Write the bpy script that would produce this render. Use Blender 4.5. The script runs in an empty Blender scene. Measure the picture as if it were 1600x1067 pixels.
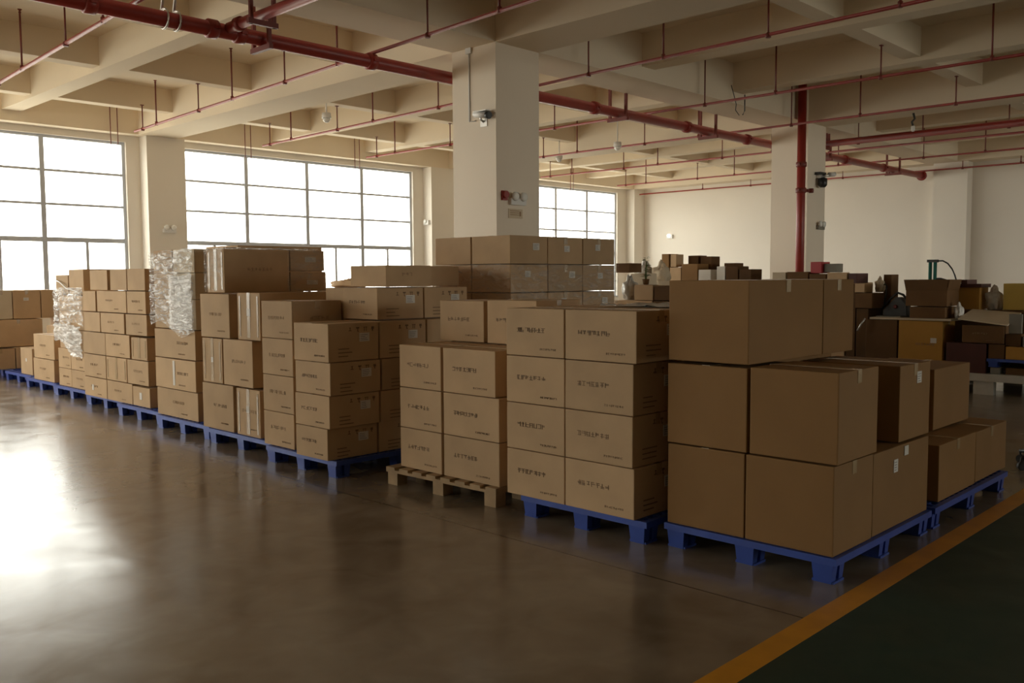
import bpy, bmesh, math, random
from mathutils import Vector, Matrix, noise
random.seed(7)
C = bpy.context.scene.collection
SC = bpy.context.scene

# ---------------------------------------------------------------- camera
YAW, PITCH, ROLL = 44.04, 4.03, -0.31
cam = bpy.data.cameras.new('camera'); cam_o = bpy.data.objects.new('camera', cam); C.objects.link(cam_o)
cam.sensor_width = 36.0; cam.lens = 1417.6 / 1600 * 36; cam.clip_end = 200
y, p, r = math.radians(YAW), math.radians(PITCH), math.radians(ROLL)
F = Vector((math.cos(y) * math.cos(p), math.sin(y) * math.cos(p), -math.sin(p)))
R0 = Vector((math.sin(y), -math.cos(y), 0)); U0 = R0.cross(F)
R = R0 * math.cos(r) + U0 * math.sin(r); U = -R0 * math.sin(r) + U0 * math.cos(r)
M = Matrix((R, U, -F)).transposed().to_4x4(); M.translation = Vector((0, 0, 1.6))
cam_o.matrix_world = M
SC.camera = cam_o

# ---------------------------------------------------------------- daylight
SKY_STRENGTH = 9.5
w = bpy.data.worlds.new('overcast_sky'); SC.world = w; w.use_nodes = True
nt = w.node_tree; nt.nodes.clear()
tc = nt.nodes.new('ShaderNodeTexCoord'); sep = nt.nodes.new('ShaderNodeSeparateXYZ')
rmp = nt.nodes.new('ShaderNodeValToRGB'); bg = nt.nodes.new('ShaderNodeBackground'); wo = nt.nodes.new('ShaderNodeOutputWorld')
mp = nt.nodes.new('ShaderNodeMapRange'); mp.inputs['From Min'].default_value = -1; mp.inputs['From Max'].default_value = 1
nt.links.new(tc.outputs['Generated'], sep.inputs[0]); nt.links.new(sep.outputs['Z'], mp.inputs['Value'])
nt.links.new(mp.outputs[0], rmp.inputs[0]); nt.links.new(rmp.outputs[0], bg.inputs[0]); nt.links.new(bg.outputs[0], wo.inputs[0])
rmp.color_ramp.elements[0].position = 0.40; rmp.color_ramp.elements[0].color = (.46, .41, .33, 1)
rmp.color_ramp.elements[1].position = 0.52; rmp.color_ramp.elements[1].color = (1.0, .955, .88, 1)
bg.inputs['Strength'].default_value = SKY_STRENGTH
SC.view_settings.view_transform = 'Standard'; SC.view_settings.look = 'None'
SC.view_settings.exposure = 0.0; SC.view_settings.gamma = 1.0; SC.view_settings.use_curve_mapping = False
cy = SC.cycles
cy.use_denoising = True; cy.max_bounces = 12; cy.diffuse_bounces = 9; cy.glossy_bounces = 4
cy.transparent_max_bounces = 24; cy.sample_clamp_indirect = 6.0; cy.caustics_reflective = False; cy.caustics_refractive = False

XW0, XW1, YW0, YW1 = -8.5, 25.5, -13.6, 18.7       # inner faces of the hall
SLAB, BEAM, BEAM2 = 5.2, 4.53, 4.78
WINDOWS = [(-6.6, 0.0, 4), (1.62, 8.02, 4), (9.16, 15.6, 4), (16.86, 24.44, 5)]
WZ0, WZ1 = 0.95, 4.4
for i, (a, b, n) in enumerate(WINDOWS):            # daylight portals: they only guide the sampling of the sky
    l = bpy.data.lights.new('window_daylight', 'AREA'); l.shape = 'RECTANGLE'; l.size = b - a; l.size_y = WZ1 - WZ0
    l.cycles.is_portal = True
    lo = bpy.data.objects.new('window_daylight', l); C.objects.link(lo)
    lo.location = ((a + b) / 2, YW1 + .2, (WZ0 + WZ1) / 2); lo.rotation_euler = (math.radians(-90), 0, 0)
WEST_FILL = [(8.95, 18.2, 6)]       # unseen windows along Y, added to fill light from left of the camera
SOUTH_FILL = [(9.2, 16.3, 4), (17.6, 24.6, 4)]   # unseen too, along X behind the camera, added to fill the shaded faces
for a, b, n in WEST_FILL + SOUTH_FILL:
    l = bpy.data.lights.new('window_daylight', 'AREA'); l.shape = 'RECTANGLE'; l.size = b - a; l.size_y = WZ1 - WZ0
    l.cycles.is_portal = True
    lo = bpy.data.objects.new('window_daylight', l); C.objects.link(lo)
    if (a, b, n) in WEST_FILL: lo.location = (XW0 - .2, (a + b) / 2, (WZ0 + WZ1) / 2); lo.rotation_euler = (math.radians(-90), 0, math.radians(90))
    else: lo.location = ((a + b) / 2, YW0 - .2, (WZ0 + WZ1) / 2); lo.rotation_euler = (math.radians(90), 0, 0)

# ---------------------------------------------------------------- materials
def mat(name, color, rough=.6, metal=0, noise_s=0, noise_amt=.1, bump=0, vary=0, coat=0, spec=.5):
    m = bpy.data.materials.new(name); m.use_nodes = True
    n = m.node_tree; b = n.nodes['Principled BSDF']
    b.inputs['Base Color'].default_value = (*color, 1); b.inputs['Roughness'].default_value = rough
    b.inputs['Metallic'].default_value = metal; b.inputs['Specular IOR Level'].default_value = spec
    b.inputs['Coat Weight'].default_value = coat
    if noise_s:
        t = n.nodes.new('ShaderNodeTexCoord'); z = n.nodes.new('ShaderNodeTexNoise')
        z.inputs['Scale'].default_value = noise_s; z.inputs['Detail'].default_value = 5
        n.links.new(t.outputs['Object'], z.inputs['Vector'])
        hs = n.nodes.new('ShaderNodeHueSaturation'); hs.inputs['Color'].default_value = (*color, 1)
        mr = n.nodes.new('ShaderNodeMapRange'); mr.inputs['From Min'].default_value = .3; mr.inputs['From Max'].default_value = .7
        mr.inputs['To Min'].default_value = 1 - noise_amt; mr.inputs['To Max'].default_value = 1 + noise_amt
        n.links.new(z.outputs['Fac'], mr.inputs['Value'])
        src = mr.outputs[0]
        if vary:
            oi = n.nodes.new('ShaderNodeObjectInfo'); m2 = n.nodes.new('ShaderNodeMapRange')
            m2.inputs['To Min'].default_value = 1 - vary; m2.inputs['To Max'].default_value = 1 + vary
            n.links.new(oi.outputs['Random'], m2.inputs['Value'])
            mu = n.nodes.new('ShaderNodeMath'); mu.operation = 'MULTIPLY'
            n.links.new(src, mu.inputs[0]); n.links.new(m2.outputs[0], mu.inputs[1]); src = mu.outputs[0]
        n.links.new(src, hs.inputs['Value']); n.links.new(hs.outputs[0], b.inputs['Base Color'])
        if bump:
            bp_ = n.nodes.new('ShaderNodeBump'); bp_.inputs['Strength'].default_value = bump; bp_.inputs['Distance'].default_value = .01
            n.links.new(z.outputs['Fac'], bp_.inputs['Height']); n.links.new(bp_.outputs[0], b.inputs['Normal'])
    return m

MT = {}
MT['kraft'] = mat('kraft_cardboard', (.52, .355, .205), .75, noise_s=3.5, noise_amt=.07, bump=.15, vary=.10, spec=.25)
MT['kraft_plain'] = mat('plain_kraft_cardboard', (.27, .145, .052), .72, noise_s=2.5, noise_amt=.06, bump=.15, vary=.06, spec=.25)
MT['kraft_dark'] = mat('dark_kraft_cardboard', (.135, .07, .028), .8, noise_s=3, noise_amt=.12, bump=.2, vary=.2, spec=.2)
MT['kraft_light'] = mat('pale_cardboard', (.60, .50, .36), .75, noise_s=3, noise_amt=.06, bump=.1, vary=.08, spec=.25)
MT['kraft_orange'] = mat('orange_cardboard', (.46, .24, .05), .7, noise_s=3, noise_amt=.08, bump=.1, spec=.25)
MT['yellow_card'] = mat('yellow_cardboard', (.55, .38, .09), .7, noise_s=3, noise_amt=.06, spec=.25)
MT['white_card'] = mat('white_cardboard', (.74, .70, .62), .6, noise_s=4, noise_amt=.04)
MT['red_card'] = mat('red_cardboard', (.42, .03, .035), .5, noise_s=4, noise_amt=.06)
MT['darkred_card'] = mat('dark_red_cardboard', (.075, .018, .012), .6, noise_s=4, noise_amt=.1)
MT['grey_card'] = mat('grey_board', (.22, .20, .16), .7, noise_s=4, noise_amt=.1)
MT['tape'] = mat('packing_tape', (.43, .30, .165), .26, noise_s=18, noise_amt=.08, spec=.6)
MT['ink'] = mat('printing_ink', (.20, .12, .06), .7)
MT['ink_soft'] = mat('faint_printing_ink', (.34, .22, .12), .75)
MT['label'] = mat('paper_label', (.68, .64, .58), .55)
MT['label_ink'] = mat('label_print', (.16, .15, .15), .6)
MT['blue'] = mat('blue_plastic', (.032, .072, .34), .42, noise_s=6, noise_amt=.12)
MT['wood'] = mat('pallet_wood', (.36, .24, .125), .75, noise_s=7, noise_amt=.2, bump=.3)
MT['white_wood'] = mat('white_painted_wood', (.56, .53, .47), .6, noise_s=5, noise_amt=.08)
MT['paint'] = mat('white_wall_paint', (.77, .72, .64), .7, noise_s=.7, noise_amt=.025, bump=.03, spec=.3)
MT['cream'] = mat('cream_column_paint', (.84, .745, .615), .7, noise_s=.7, noise_amt=.025, bump=.03, spec=.3)
MT['ceil'] = mat('ceiling_paint', (.79, .695, .55), .8, noise_s=.5, noise_amt=.04, spec=.2)
MT['red'] = mat('red_pipe_paint', (.25, .022, .014), .42, noise_s=3, noise_amt=.15)
MT['rod'] = mat('dark_red_rod_paint', (.17, .028, .018), .5)
MT['frame'] = mat('window_frame_metal', (.5, .53, .58), .5, metal=.2)  # paled to stand in for window glare over the backlit frames
MT['steel'] = mat('galvanised_steel', (.62, .61, .58), .35, metal=.85)
MT['white'] = mat('white_plastic', (.74, .73, .70), .4)
MT['black'] = mat('black_plastic', (.015, .016, .016), .4)
MT['dark_metal'] = mat('dark_oily_metal', (.035, .033, .03), .5, noise_s=9, noise_amt=.3)
MT['green_metal'] = mat('green_painted_metal', (.03, .16, .13), .4)
MT['leaf'] = mat('dull_green_leaf', (.09, .12, .025), .55, noise_s=10, noise_amt=.25)
MT['bag'] = mat('white_plastic_bag', (.62, .59, .54), .35, noise_s=12, noise_amt=.1, bump=.3)
MT['yellow'] = mat('yellow_floor_paint', (.62, .27, .018), .42, noise_s=5, noise_amt=.12)
MT['lens'] = mat('lamp_lens', (.80, .80, .76), .15)

def floor_mat(name, c1, c2, rough0, rough1, joints=False, spec=.5):
    m = bpy.data.materials.new(name); m.use_nodes = True; n = m.node_tree; b = n.nodes['Principled BSDF']
    L = n.links.new
    t = n.nodes.new('ShaderNodeTexCoord')
    a = n.nodes.new('ShaderNodeTexNoise'); a.inputs['Scale'].default_value = .55; a.inputs['Detail'].default_value = 5; a.inputs['Roughness'].default_value = .62
    s = n.nodes.new('ShaderNodeTexNoise'); s.inputs['Scale'].default_value = 2.6; s.inputs['Detail'].default_value = 3; s.inputs['Distortion'].default_value = .5
    L(t.outputs['Object'], a.inputs['Vector']); L(t.outputs['Object'], s.inputs['Vector'])
    mix = n.nodes.new('ShaderNodeMix'); mix.data_type = 'RGBA'
    mix.inputs['A'].default_value = (*c1, 1); mix.inputs['B'].default_value = (*c2, 1)
    ad = n.nodes.new('ShaderNodeMath'); ad.operation = 'ADD'; L(a.outputs['Fac'], ad.inputs[0]); L(s.outputs['Fac'], ad.inputs[1])
    mr = n.nodes.new('ShaderNodeMapRange'); mr.inputs['From Min'].default_value = .62; mr.inputs['From Max'].default_value = 1.38; L(ad.outputs[0], mr.inputs['Value'])
    L(mr.outputs[0], mix.inputs['Factor'])
    col = mix.outputs['Result']
    if joints:
        sp = n.nodes.new('ShaderNodeSeparateXYZ'); L(t.outputs['Object'], sp.inputs[0])
        acc = None
        for ax, off, per in (('X', 3.93, 8.4), ('Y', -3.2, 6.0)):
            su = n.nodes.new('ShaderNodeMath'); su.operation = 'SUBTRACT'; su.inputs[1].default_value = off; L(sp.outputs[ax], su.inputs[0])
            pp = n.nodes.new('ShaderNodeMath'); pp.operation = 'PINGPONG'; pp.inputs[1].default_value = per; L(su.outputs[0], pp.inputs[0])
            lt = n.nodes.new('ShaderNodeMath'); lt.operation = 'LESS_THAN'; lt.inputs[1].default_value = .006; L(pp.outputs[0], lt.inputs[0])
            if acc is None: acc = lt.outputs[0]
            else:
                mx = n.nodes.new('ShaderNodeMath'); mx.operation = 'MAXIMUM'; L(acc, mx.inputs[0]); L(lt.outputs[0], mx.inputs[1]); acc = mx.outputs[0]
        m2 = n.nodes.new('ShaderNodeMix'); m2.data_type = 'RGBA'; m2.inputs['B'].default_value = (.03, .022, .016, 1)
        L(acc, m2.inputs['Factor']); L(col, m2.inputs['A']); col = m2.outputs['Result']
    L(col, b.inputs['Base Color'])
    r2 = n.nodes.new('ShaderNodeMapRange'); r2.inputs['From Min'].default_value = .3; r2.inputs['From Max'].default_value = .7
    r2.inputs['To Min'].default_value = rough0; r2.inputs['To Max'].default_value = rough1
    L(s.outputs['Fac'], r2.inputs['Value']); L(r2.outputs[0], b.inputs['Roughness'])
    b.inputs['Specular IOR Level'].default_value = spec
    return m
MT['floor'] = floor_mat('polished_concrete', (.135, .098, .063), (.295, .242, .178),   .165, .25, True, 1.0)
MT['green_floor'] = floor_mat('green_floor_paint', (.018, .040, .028), (.026, .056, .038), .38, .55, False, .35)

def glass_mat():
    m = bpy.data.materials.new('window_glass'); m.use_nodes = True; n = m.node_tree; n.nodes.clear()
    o = n.nodes.new('ShaderNodeOutputMaterial'); mx = n.nodes.new('ShaderNodeMixShader'); tr = n.nodes.new('ShaderNodeBsdfTransparent')
    g = n.nodes.new('ShaderNodeBsdfGlossy'); g.inputs['Roughness'].default_value = .02; mx.inputs[0].default_value = .06
    tr.inputs[0].default_value = (.95, .97, .96, 1)
    n.links.new(tr.outputs[0], mx.inputs[1]); n.links.new(g.outputs[0], mx.inputs[2]); n.links.new(mx.outputs[0], o.inputs[0])
    return m
MT['glass'] = glass_mat()

def film_mat(name, base, amt, scale):
    """clear stretch film: mostly see-through, whiter and glossier where it bunches up"""
    m = bpy.data.materials.new(name); m.use_nodes = True; n = m.node_tree; n.nodes.clear(); L = n.links.new
    o = n.nodes.new('ShaderNodeOutputMaterial'); mx = n.nodes.new('ShaderNodeMixShader'); tr = n.nodes.new('ShaderNodeBsdfTransparent')
    pr = n.nodes.new('ShaderNodeBsdfPrincipled'); pr.inputs['Base Color'].default_value = (.82, .80, .77, 1)
    pr.inputs['Roughness'].default_value = .16; pr.inputs['Specular IOR Level'].default_value = .8
    t = n.nodes.new('ShaderNodeTexCoord'); mpn = n.nodes.new('ShaderNodeMapping'); mpn.inputs['Scale'].default_value = (1, 1, 3.2)
    mpn.inputs['Rotation'].default_value = (.35, .25, 0)
    z = n.nodes.new('ShaderNodeTexNoise'); z.inputs['Scale'].default_value = scale; z.inputs['Detail'].default_value = 5; z.inputs['Distortion'].default_value = 1.6
    L(t.outputs['Object'], mpn.inputs[0]); L(mpn.outputs[0], z.inputs['Vector'])
    rp = n.nodes.new('ShaderNodeValToRGB'); rp.color_ramp.elements[0].position = .44; rp.color_ramp.elements[1].position = .72
    rp.color_ramp.elements[0].color = (base, base, base, 1); rp.color_ramp.elements[1].color = (base + amt,) * 3 + (1,)
    L(z.outputs['Fac'], rp.inputs[0]); L(rp.outputs[0], mx.inputs[0])
    bp_ = n.nodes.new('ShaderNodeBump'); bp_.inputs['Strength'].default_value = .9; bp_.inputs['Distance'].default_value = .03
    L(z.outputs['Fac'], bp_.inputs['Height']); L(bp_.outputs[0], pr.inputs['Normal'])
    L(tr.outputs[0], mx.inputs[1]); L(pr.outputs[0], mx.inputs[2]); L(mx.outputs[0], o.inputs[0])
    return m
MT['film'] = film_mat('stretch_film', .16, .75, 6)
MT['film_clear'] = film_mat('thin_stretch_film', .05, .32, 6)
MT['film_thick'] = film_mat('bunched_stretch_film', .5, .5, 8)

# ---------------------------------------------------------------- mesh helpers
def bx(bm, x0, x1, y0, y1, z0, z1):
    v = [bm.verts.new(c) for c in ((x0, y0, z0), (x1, y0, z0), (x1, y1, z0), (x0, y1, z0), (x0, y0, z1), (x1, y0, z1), (x1, y1, z1), (x0, y1, z1))]
    for f in ((3, 2, 1, 0), (4, 5, 6, 7), (0, 1, 5, 4), (1, 2, 6, 5), (2, 3, 7, 6), (3, 0, 4, 7)):
        bm.faces.new([v[i] for i in f])

def frustum(bm, cx, cy_, z0, z1, a0, a1):
    v = [bm.verts.new((cx + sx * a, cy_ + sy * a, z)) for z, a in ((z0, a0), (z1, a1)) for sx, sy in ((-1, -1), (1, -1), (1, 1), (-1, 1))]
    for f in ((3, 2, 1, 0), (4, 5, 6, 7), (0, 1, 5, 4), (1, 2, 6, 5), (2, 3, 7, 6), (3, 0, 4, 7)):
        bm.faces.new([v[i] for i in f])

def tube(bm, pts, rad, seg=14, cap=True, rads=None):
    pts = [Vector(q) for q in pts]; rings = []
    for i, q in enumerate(pts):
        d = (pts[min(i + 1, len(pts) - 1)] - pts[max(i - 1, 0)]).normalized()
        up = Vector((0, 0, 1)) if abs(d.z) < .9 else Vector((1, 0, 0))
        a = d.cross(up).normalized(); b = d.cross(a).normalized(); rr = rads[i] if rads else rad
        rings.append([bm.verts.new(q + a * rr * math.cos(2 * math.pi * k / seg) + b * rr * math.sin(2 * math.pi * k / seg)) for k in range(seg)])
    for i in range(len(rings) - 1):
        for k in range(seg):
            f = bm.faces.new((rings[i][k], rings[i][(k + 1) % seg], rings[i + 1][(k + 1) % seg], rings[i + 1][k])); f.smooth = True
    if cap:
        bm.faces.new(rings[0][::-1]); bm.faces.new(rings[-1])

def lathe(bm, prof, seg=24, at=(0, 0, 0), axis='Z'):
    rings = []
    def P(rr, h, k):
        c, s = rr * math.cos(2 * math.pi * k / seg), rr * math.sin(2 * math.pi * k / seg)
        v = (c, s, h) if axis == 'Z' else ((h, c, s) if axis == 'X' else (c, h, s))
        return Vector(at) + Vector(v)
    for rr, h in prof: rings.append([bm.verts.new(P(max(rr, 1e-4), h, k)) for k in range(seg)])
    for i in range(len(rings) - 1):
        for k in range(seg):
            f = bm.faces.new((rings[i][k], rings[i][(k + 1) % seg], rings[i + 1][(k + 1) % seg], rings[i + 1][k])); f.smooth = True
    bm.faces.new(rings[0][::-1]); bm.faces.new(rings[-1])

def obj(name, bm, m, parent=None, loc=None):
    bmesh.ops.recalc_face_normals(bm, faces=bm.faces)
    me = bpy.data.meshes.new(name); bm.to_mesh(me); bm.free(); me.materials.append(MT[m] if isinstance(m, str) else m)
    o = bpy.data.objects.new(name, me); C.objects.link(o)
    if parent is not None: o.parent = parent
    if loc is not None: o.location = loc
    return o

def tag(o, label, cat, group=None, kind=None):
    o['label'] = label; o['category'] = cat
    if group: o['group'] = group
    if kind: o['kind'] = kind
    return o

def thing(name, label, cat, loc=(0, 0, 0), rz=0, group=None):
    o = bpy.data.objects.new(name, None); C.objects.link(o); o.empty_display_size = .1
    o.location = loc; o.rotation_euler = (0, 0, rz)
    return tag(o, label, cat, group)

def struct(name, bm, m):
    o = obj(name, bm, m); o['kind'] = 'structure'; return o

def NB(): return bmesh.new()

# ---------------------------------------------------------------- the hall
bm = NB(); bx(bm, XW0, XW1 + .3, 1.91, YW1 + .3, -.2, 0); struct('floor', bm, 'floor')
bm = NB(); bx(bm, XW0, XW1 + .3, YW0 - .3, 1.785, -.2, 0); struct('floor_walkway', bm, 'green_floor')
bm = NB(); bx(bm, XW0, XW1 + .3, 1.785, 1.91, -.2, .0005); struct('trim_floor_line', bm, 'yellow')
bm = NB(); bx(bm, XW0 - .3, XW1 + .3, YW0 - .3, YW1 + .3, SLAB, SLAB + .2); struct('ceiling', bm, 'ceil')
def pierced(spans, lo, hi, put):
    put(lo, hi, -.2, WZ0); put(lo, hi, WZ1, SLAB)
    e = [lo] + sorted(v for a, b, n in spans for v in (a, b)) + [hi]
    for i in range(0, len(e), 2): put(e[i], e[i + 1], WZ0, WZ1)
bm = NB(); pierced(WEST_FILL, YW0 - .3, YW1 + .3, lambda a, b, c, d: bx(bm, XW0 - .3, XW0, a, b, c, d)); struct('wall_west', bm, 'paint')
bm = NB(); bx(bm, XW1, XW1 + .3, YW0 - .3, YW1 + .3, 0, SLAB); struct('wall_back', bm, 'paint')
bm = NB(); pierced(SOUTH_FILL, XW0, XW1, lambda a, b, c, d: bx(bm, a, b, YW0 - .3, YW0, c, d)); struct('wall_south', bm, 'paint')
bm = NB()   # window wall with its openings
bx(bm, XW0, XW1, YW1, YW1 + .3, 0, WZ0); bx(bm, XW0, XW1, YW1, YW1 + .3, WZ1, SLAB)
xs = [XW0] + [v for a, b, n in WINDOWS for v in (a, b)] + [XW1]
for i in range(0, len(xs), 2): bx(bm, xs[i], xs[i + 1], YW1, YW1 + .3, WZ0, WZ1)
struct('wall_window_side', bm, 'paint')

for i, (side, (a, b, n)) in enumerate([('n', q) for q in WINDOWS] + [('w', q) for q in WEST_FILL] + [('s', q) for q in SOUTH_FILL]):  # west and south windows are unseen, added for fill light
    root = bpy.data.objects.new('window_%d' % (i + 1), None); C.objects.link(root); root['kind'] = 'structure'
    if side == 'w': root.matrix_world = Matrix.Translation((XW0 + YW1, 0, 0)) @ Matrix.Rotation(math.radians(90), 4, 'Z')
    if side == 's': root.matrix_world = Matrix.Translation((0, YW0 - YW1 - .3 + .05, 0))
    bm = NB(); yc = YW1 + .12; pw = (b - a) / n
    for k in range(n + 1):
        x = a + k * pw; hw = .03 if k in (0, n) else .045
        x = min(max(x, a + hw), b - hw); bx(bm, x - hw, x + hw, yc - .05, yc + .05, WZ0, WZ1)
    for z, h in ((WZ0 + .03, .03), (2.39, .045), (3.08, .022), (3.73, .022), (WZ1 - .025, .025)): bx(bm, a, b, yc - .04, yc + .04, z - h, z + h)
    for k in range(n):
        x = a + (k + .5) * pw; bx(bm, x - .028, x + .028, yc - .035, yc + .035, WZ0, 2.39)
    bx(bm, a, b, YW1 - .03, yc - .05, WZ0 - .001, WZ0 + .03)
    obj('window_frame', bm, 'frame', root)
    bm = NB(); bx(bm, a, b, yc - .003, yc + .003, WZ0, WZ1); obj('window_pane', bm, 'glass', root)

# columns
COLS = [(8.16, 8.15, .8), (16.62, 8.15, .76), (-.3, 8.15, .8), (8.16, -.9, .8), (16.62, -.9, .76), (-.3, -.9, .8)]
for x, yv, s in COLS:
    bm = NB(); bx(bm, x, x + s, yv, yv + s, 0, BEAM); struct('concrete_column', bm, 'cream')
for x0, x1 in ((.2, 1.0), (8.3, 9.12), (15.95, 16.8), (24.93, XW1)):
    bm = NB(); bx(bm, x0, x1, YW1 - .34, YW1, 0, BEAM); struct('wall_column', bm, 'paint')
for y0, y1 in ((7.95, 8.8), (-.9, -.1)):
    bm = NB(); bx(bm, XW1 - .38, XW1, y0, y1, 0, BEAM); struct('wall_column', bm, 'paint')
# beams
MX = [(-.3, .5), (8.16, 8.96), (16.62, 17.38), (24.95, XW1)]
for a, b in MX:
    bm = NB(); bx(bm, a, b, YW0, YW1, BEAM, SLAB + .02); struct('ceiling_beam', bm, 'ceil')
for a, b in ((8.15, 8.95), (-.9, -.1), (-9.5, -8.7), (YW1 - .3, YW1)):
    bm = NB(); bx(bm, XW0, XW1, a, b, BEAM + .002, SLAB + .02); struct('ceiling_beam', bm, 'ceil')
for a, b in [(c - .13, c + .13) for c in (2.35, 5.2, 11.25, 14.1, 17.0, -3.3, -6.2)]:
    bm = NB(); bx(bm, XW0, XW1, a, b, BEAM2, SLAB + .02); struct('ceiling_beam', bm, 'ceil')
for c in (-2.9, -5.6, 3.1, 5.8, 11.4, 14.0, 19.95, 22.6):
    bm = NB(); bx(bm, c - .16, c + .16, YW0, YW1, BEAM2 - .06, SLAB + .02); struct('ceiling_beam', bm, 'ceil')

# ---------------------------------------------------------------- pipework
PZ = 4.35
names = ['first', 'second', 'third', 'fourth', 'fifth', 'sixth', 'seventh', 'eighth']
BR = [(4.02, 'leftmost, ending over the left window'), (6.93, 'second from the left, crossing over the thick main'), (9.78, 'third from the left, near the near pillar'),
      (12.78, 'fourth from the left, right of the near pillar'), (15.6, 'fifth from the left, before the far pillar'), (18.72, 'sixth from the left, first beyond the far pillar'),
      (22.15, 'seventh from the left, second beyond the far pillar'), (25.0, 'last one, close to the far wall')]
for i, (x, d) in enumerate(BR):
    sk = (.05, .06, .04)[i] if i < 3 else 0
    t = thing('sprinkler_pipe', 'thin red sprinkler pipe under the ceiling, ' + d, 'pipe', (x - sk * 8.5, 0, PZ), -sk, 'sprinkler branch pipes under the ceiling')
    yend = 16.95 if i < 7 else 18.2
    bm = NB(); tube(bm, [(0, -13.5, 0), (0, yend, 0)], .021 if i > 0 else .024, 12)
    obj('pipe_run', bm, 'red', t)
    jit = random.Random(i)
    for yy in (16.6, 14.1, 11.25, 8.02, 5.2, 2.35, -.5):
        if i == 7 and yy > 16.5: continue
        yy2 = yy + jit.uniform(-.06, .06); top = (BEAM2 if yy not in (8.02, -.5) else SLAB) - PZ
        bm = NB(); tube(bm, [(0, yy2, -.03), (0, yy2, top)], .011, 8); lathe(bm, [(.03, -.035), (.034, -.012), (.03, .012), (.012, .03)], 12, (0, yy2, 0)); bx(bm, -.03, .03, yy2 - .02, yy2 + .02, top - .012, top)
        obj('hanger_rod', bm, 'rod', t)
    for yy in (15.85, 13.0, 10.0, 6.7, 3.8, .9, -2.):
        yy2 = yy + jit.uniform(-.1, .1); top = SLAB - PZ - .08
        bm = NB(); tube(bm, [(0, yy2, 0), (0, yy2, top - .05)], .013, 8); lathe(bm, [(.026, -.02), (.026, .04), (.014, .05)], 10, (0, yy2, 0))
        lathe(bm, [(.012, top - .06), (.02, top - .04), (.008, top - .03), (.03, top - .005), (.003, top)], 10, (0, yy2, 0))
        obj('sprinkler_riser', bm, 'rod', t)

t = thing('fire_main_pipe', 'thick red fire main running from the left foreground past both pillars', 'pipe', (0, 9.1, 4.245))
bm = NB(); tube(bm, [(-8.4, 0, 0), (25.1, 0, 0)], .078, 24); obj('pipe_run', bm, 'red', t)
for x in (-4.5, -1, 3.6, 4.86, 5.18, 6.95, 11.3, 13.9, 16.0, 18.3, 20.4, 22.6):
    bm = NB(); lathe(bm, [(.080, -.06), (.100, -.05), (.100, .05), (.080, .06)], 24, (x, 0, 0), 'X'); bx(bm, x - .03, x + .03, -.125, .125, -.015, .015)
    obj('pipe_coupling', bm, 'red', t)
bm = NB(); lathe(bm, [(.08, 0), (.13, 0), (.13, .04), (.09, .04), (.09, .16)], 24, (25.1, 0, 0), 'X'); obj('end_flange', bm, 'red', t)
for x in (5.45, 11.9, 14.6, 19.3, 23.2, -2.5):
    bm = NB()
    for s in (-1, 1): bx(bm, x - .02, x + .02, s * .16 - .02, s * .16 + .02, -.13, SLAB - 4.25)
    bx(bm, x - .025, x + .025, -.2, .2, -.135, -.08)
    obj('trapeze_hanger', bm, 'rod', t)
t = thing('fire_branch_pipe', 'red pipe joining the thick main at the top left and coming nearer', 'pipe', (5.02, 9.1, 4.27))
bm = NB(); tube(bm, [(0, -.079, 0), (0, -22.6, 0)], .055, 20); obj('pipe_run', bm, 'red', t)
bm = NB(); lathe(bm, [(.056, -.34), (.074, -.33), (.074, -.25), (.056, -.24)], 20, (0, 0, 0), 'Y'); obj('pipe_coupling', bm, 'red', t)
for yy in (-.75, -3.9):
    bm = NB()
    for s in (-1, 1): bx(bm, s * .13 - .018, s * .13 + .018, yy - .018, yy + .018, -.11, SLAB - 4.27)
    bx(bm, -.17, .17, yy - .022, yy + .022, -.11, -.058); obj('trapeze_hanger', bm, 'rod', t)
t = thing('fire_branch_pipe', 'red branch main running right from behind the far pillar under the beams', 'pipe', (18.1, 9.1, 4.31))
bm = NB(); tube(bm, [(0, -.079, 0), (0, -22.6, 0)], .062, 20); tube(bm, [(.35, -.5, -.13), (.35, -22.6, -.13)], .022, 10); obj('pipe_run', bm, 'red', t)
for yy in (-.6, -4.75, -8.5):
    bm = NB()
    for s in (-.12, .06, .17): bx(bm, s - .016, s + .016, yy - .02, yy + .02, -.1, SLAB - 4.31)
    bx(bm, -.16, .2, yy - .024, yy + .024, -.11, -.064); obj('trapeze_hanger', bm, 'rod', t)
t = thing('fire_riser_pipe', 'thick red vertical pipe standing in front of the far pillar', 'pipe', (16.12, 8.03, 0))
bm = NB(); tube(bm, [(0, 0, 0), (0, 0, SLAB)], .078, 24); obj('pipe_run', bm, 'red', t)
for z in (3.2, 3.68):
    bm = NB(); lathe(bm, [(.08, z - .05), (.098, z - .04), (.098, z + .04), (.08, z + .05)], 24); bx(bm, -.12, .13, -.02, .02, z - .02, z + .02); obj('pipe_coupling', bm, 'rod', t)
bm = NB(); tube(bm, [(.07, -.05, 3.2), (.17, -.1, 3.2)], .03, 12); lathe(bm, [(.045, 3.16), (.05, 3.2), (.045, 3.24)], 14, (.19, -.11, 0)); obj('outlet_valve', bm, 'rod', t)

for k, (x, zz) in enumerate(((7.62, 'left'), (10.55, 'middle'), (13.5, 'right'), (21.6, 'far'))):
    d = {'left': 'before the upper right of the left window', 'middle': 'before the upper left of the middle window', 'right': 'before the upper middle of the middle window', 'far': 'before the top of the far window behind the pillar'}[zz]
    t = thing('conduit_drop', 'pair of thin brown conduits hanging ' + d, 'conduit', (x, 18.28, 0), 0, 'thin conduit pairs hanging before the windows')
    for s in (-.07, .07):
        bm = NB(); tube(bm, [(s, 0, 4.27), (s, 0, BEAM2 - .06 if 0 else 5.2)], .009, 8); obj('conduit', bm, 'rod', t)

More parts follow.
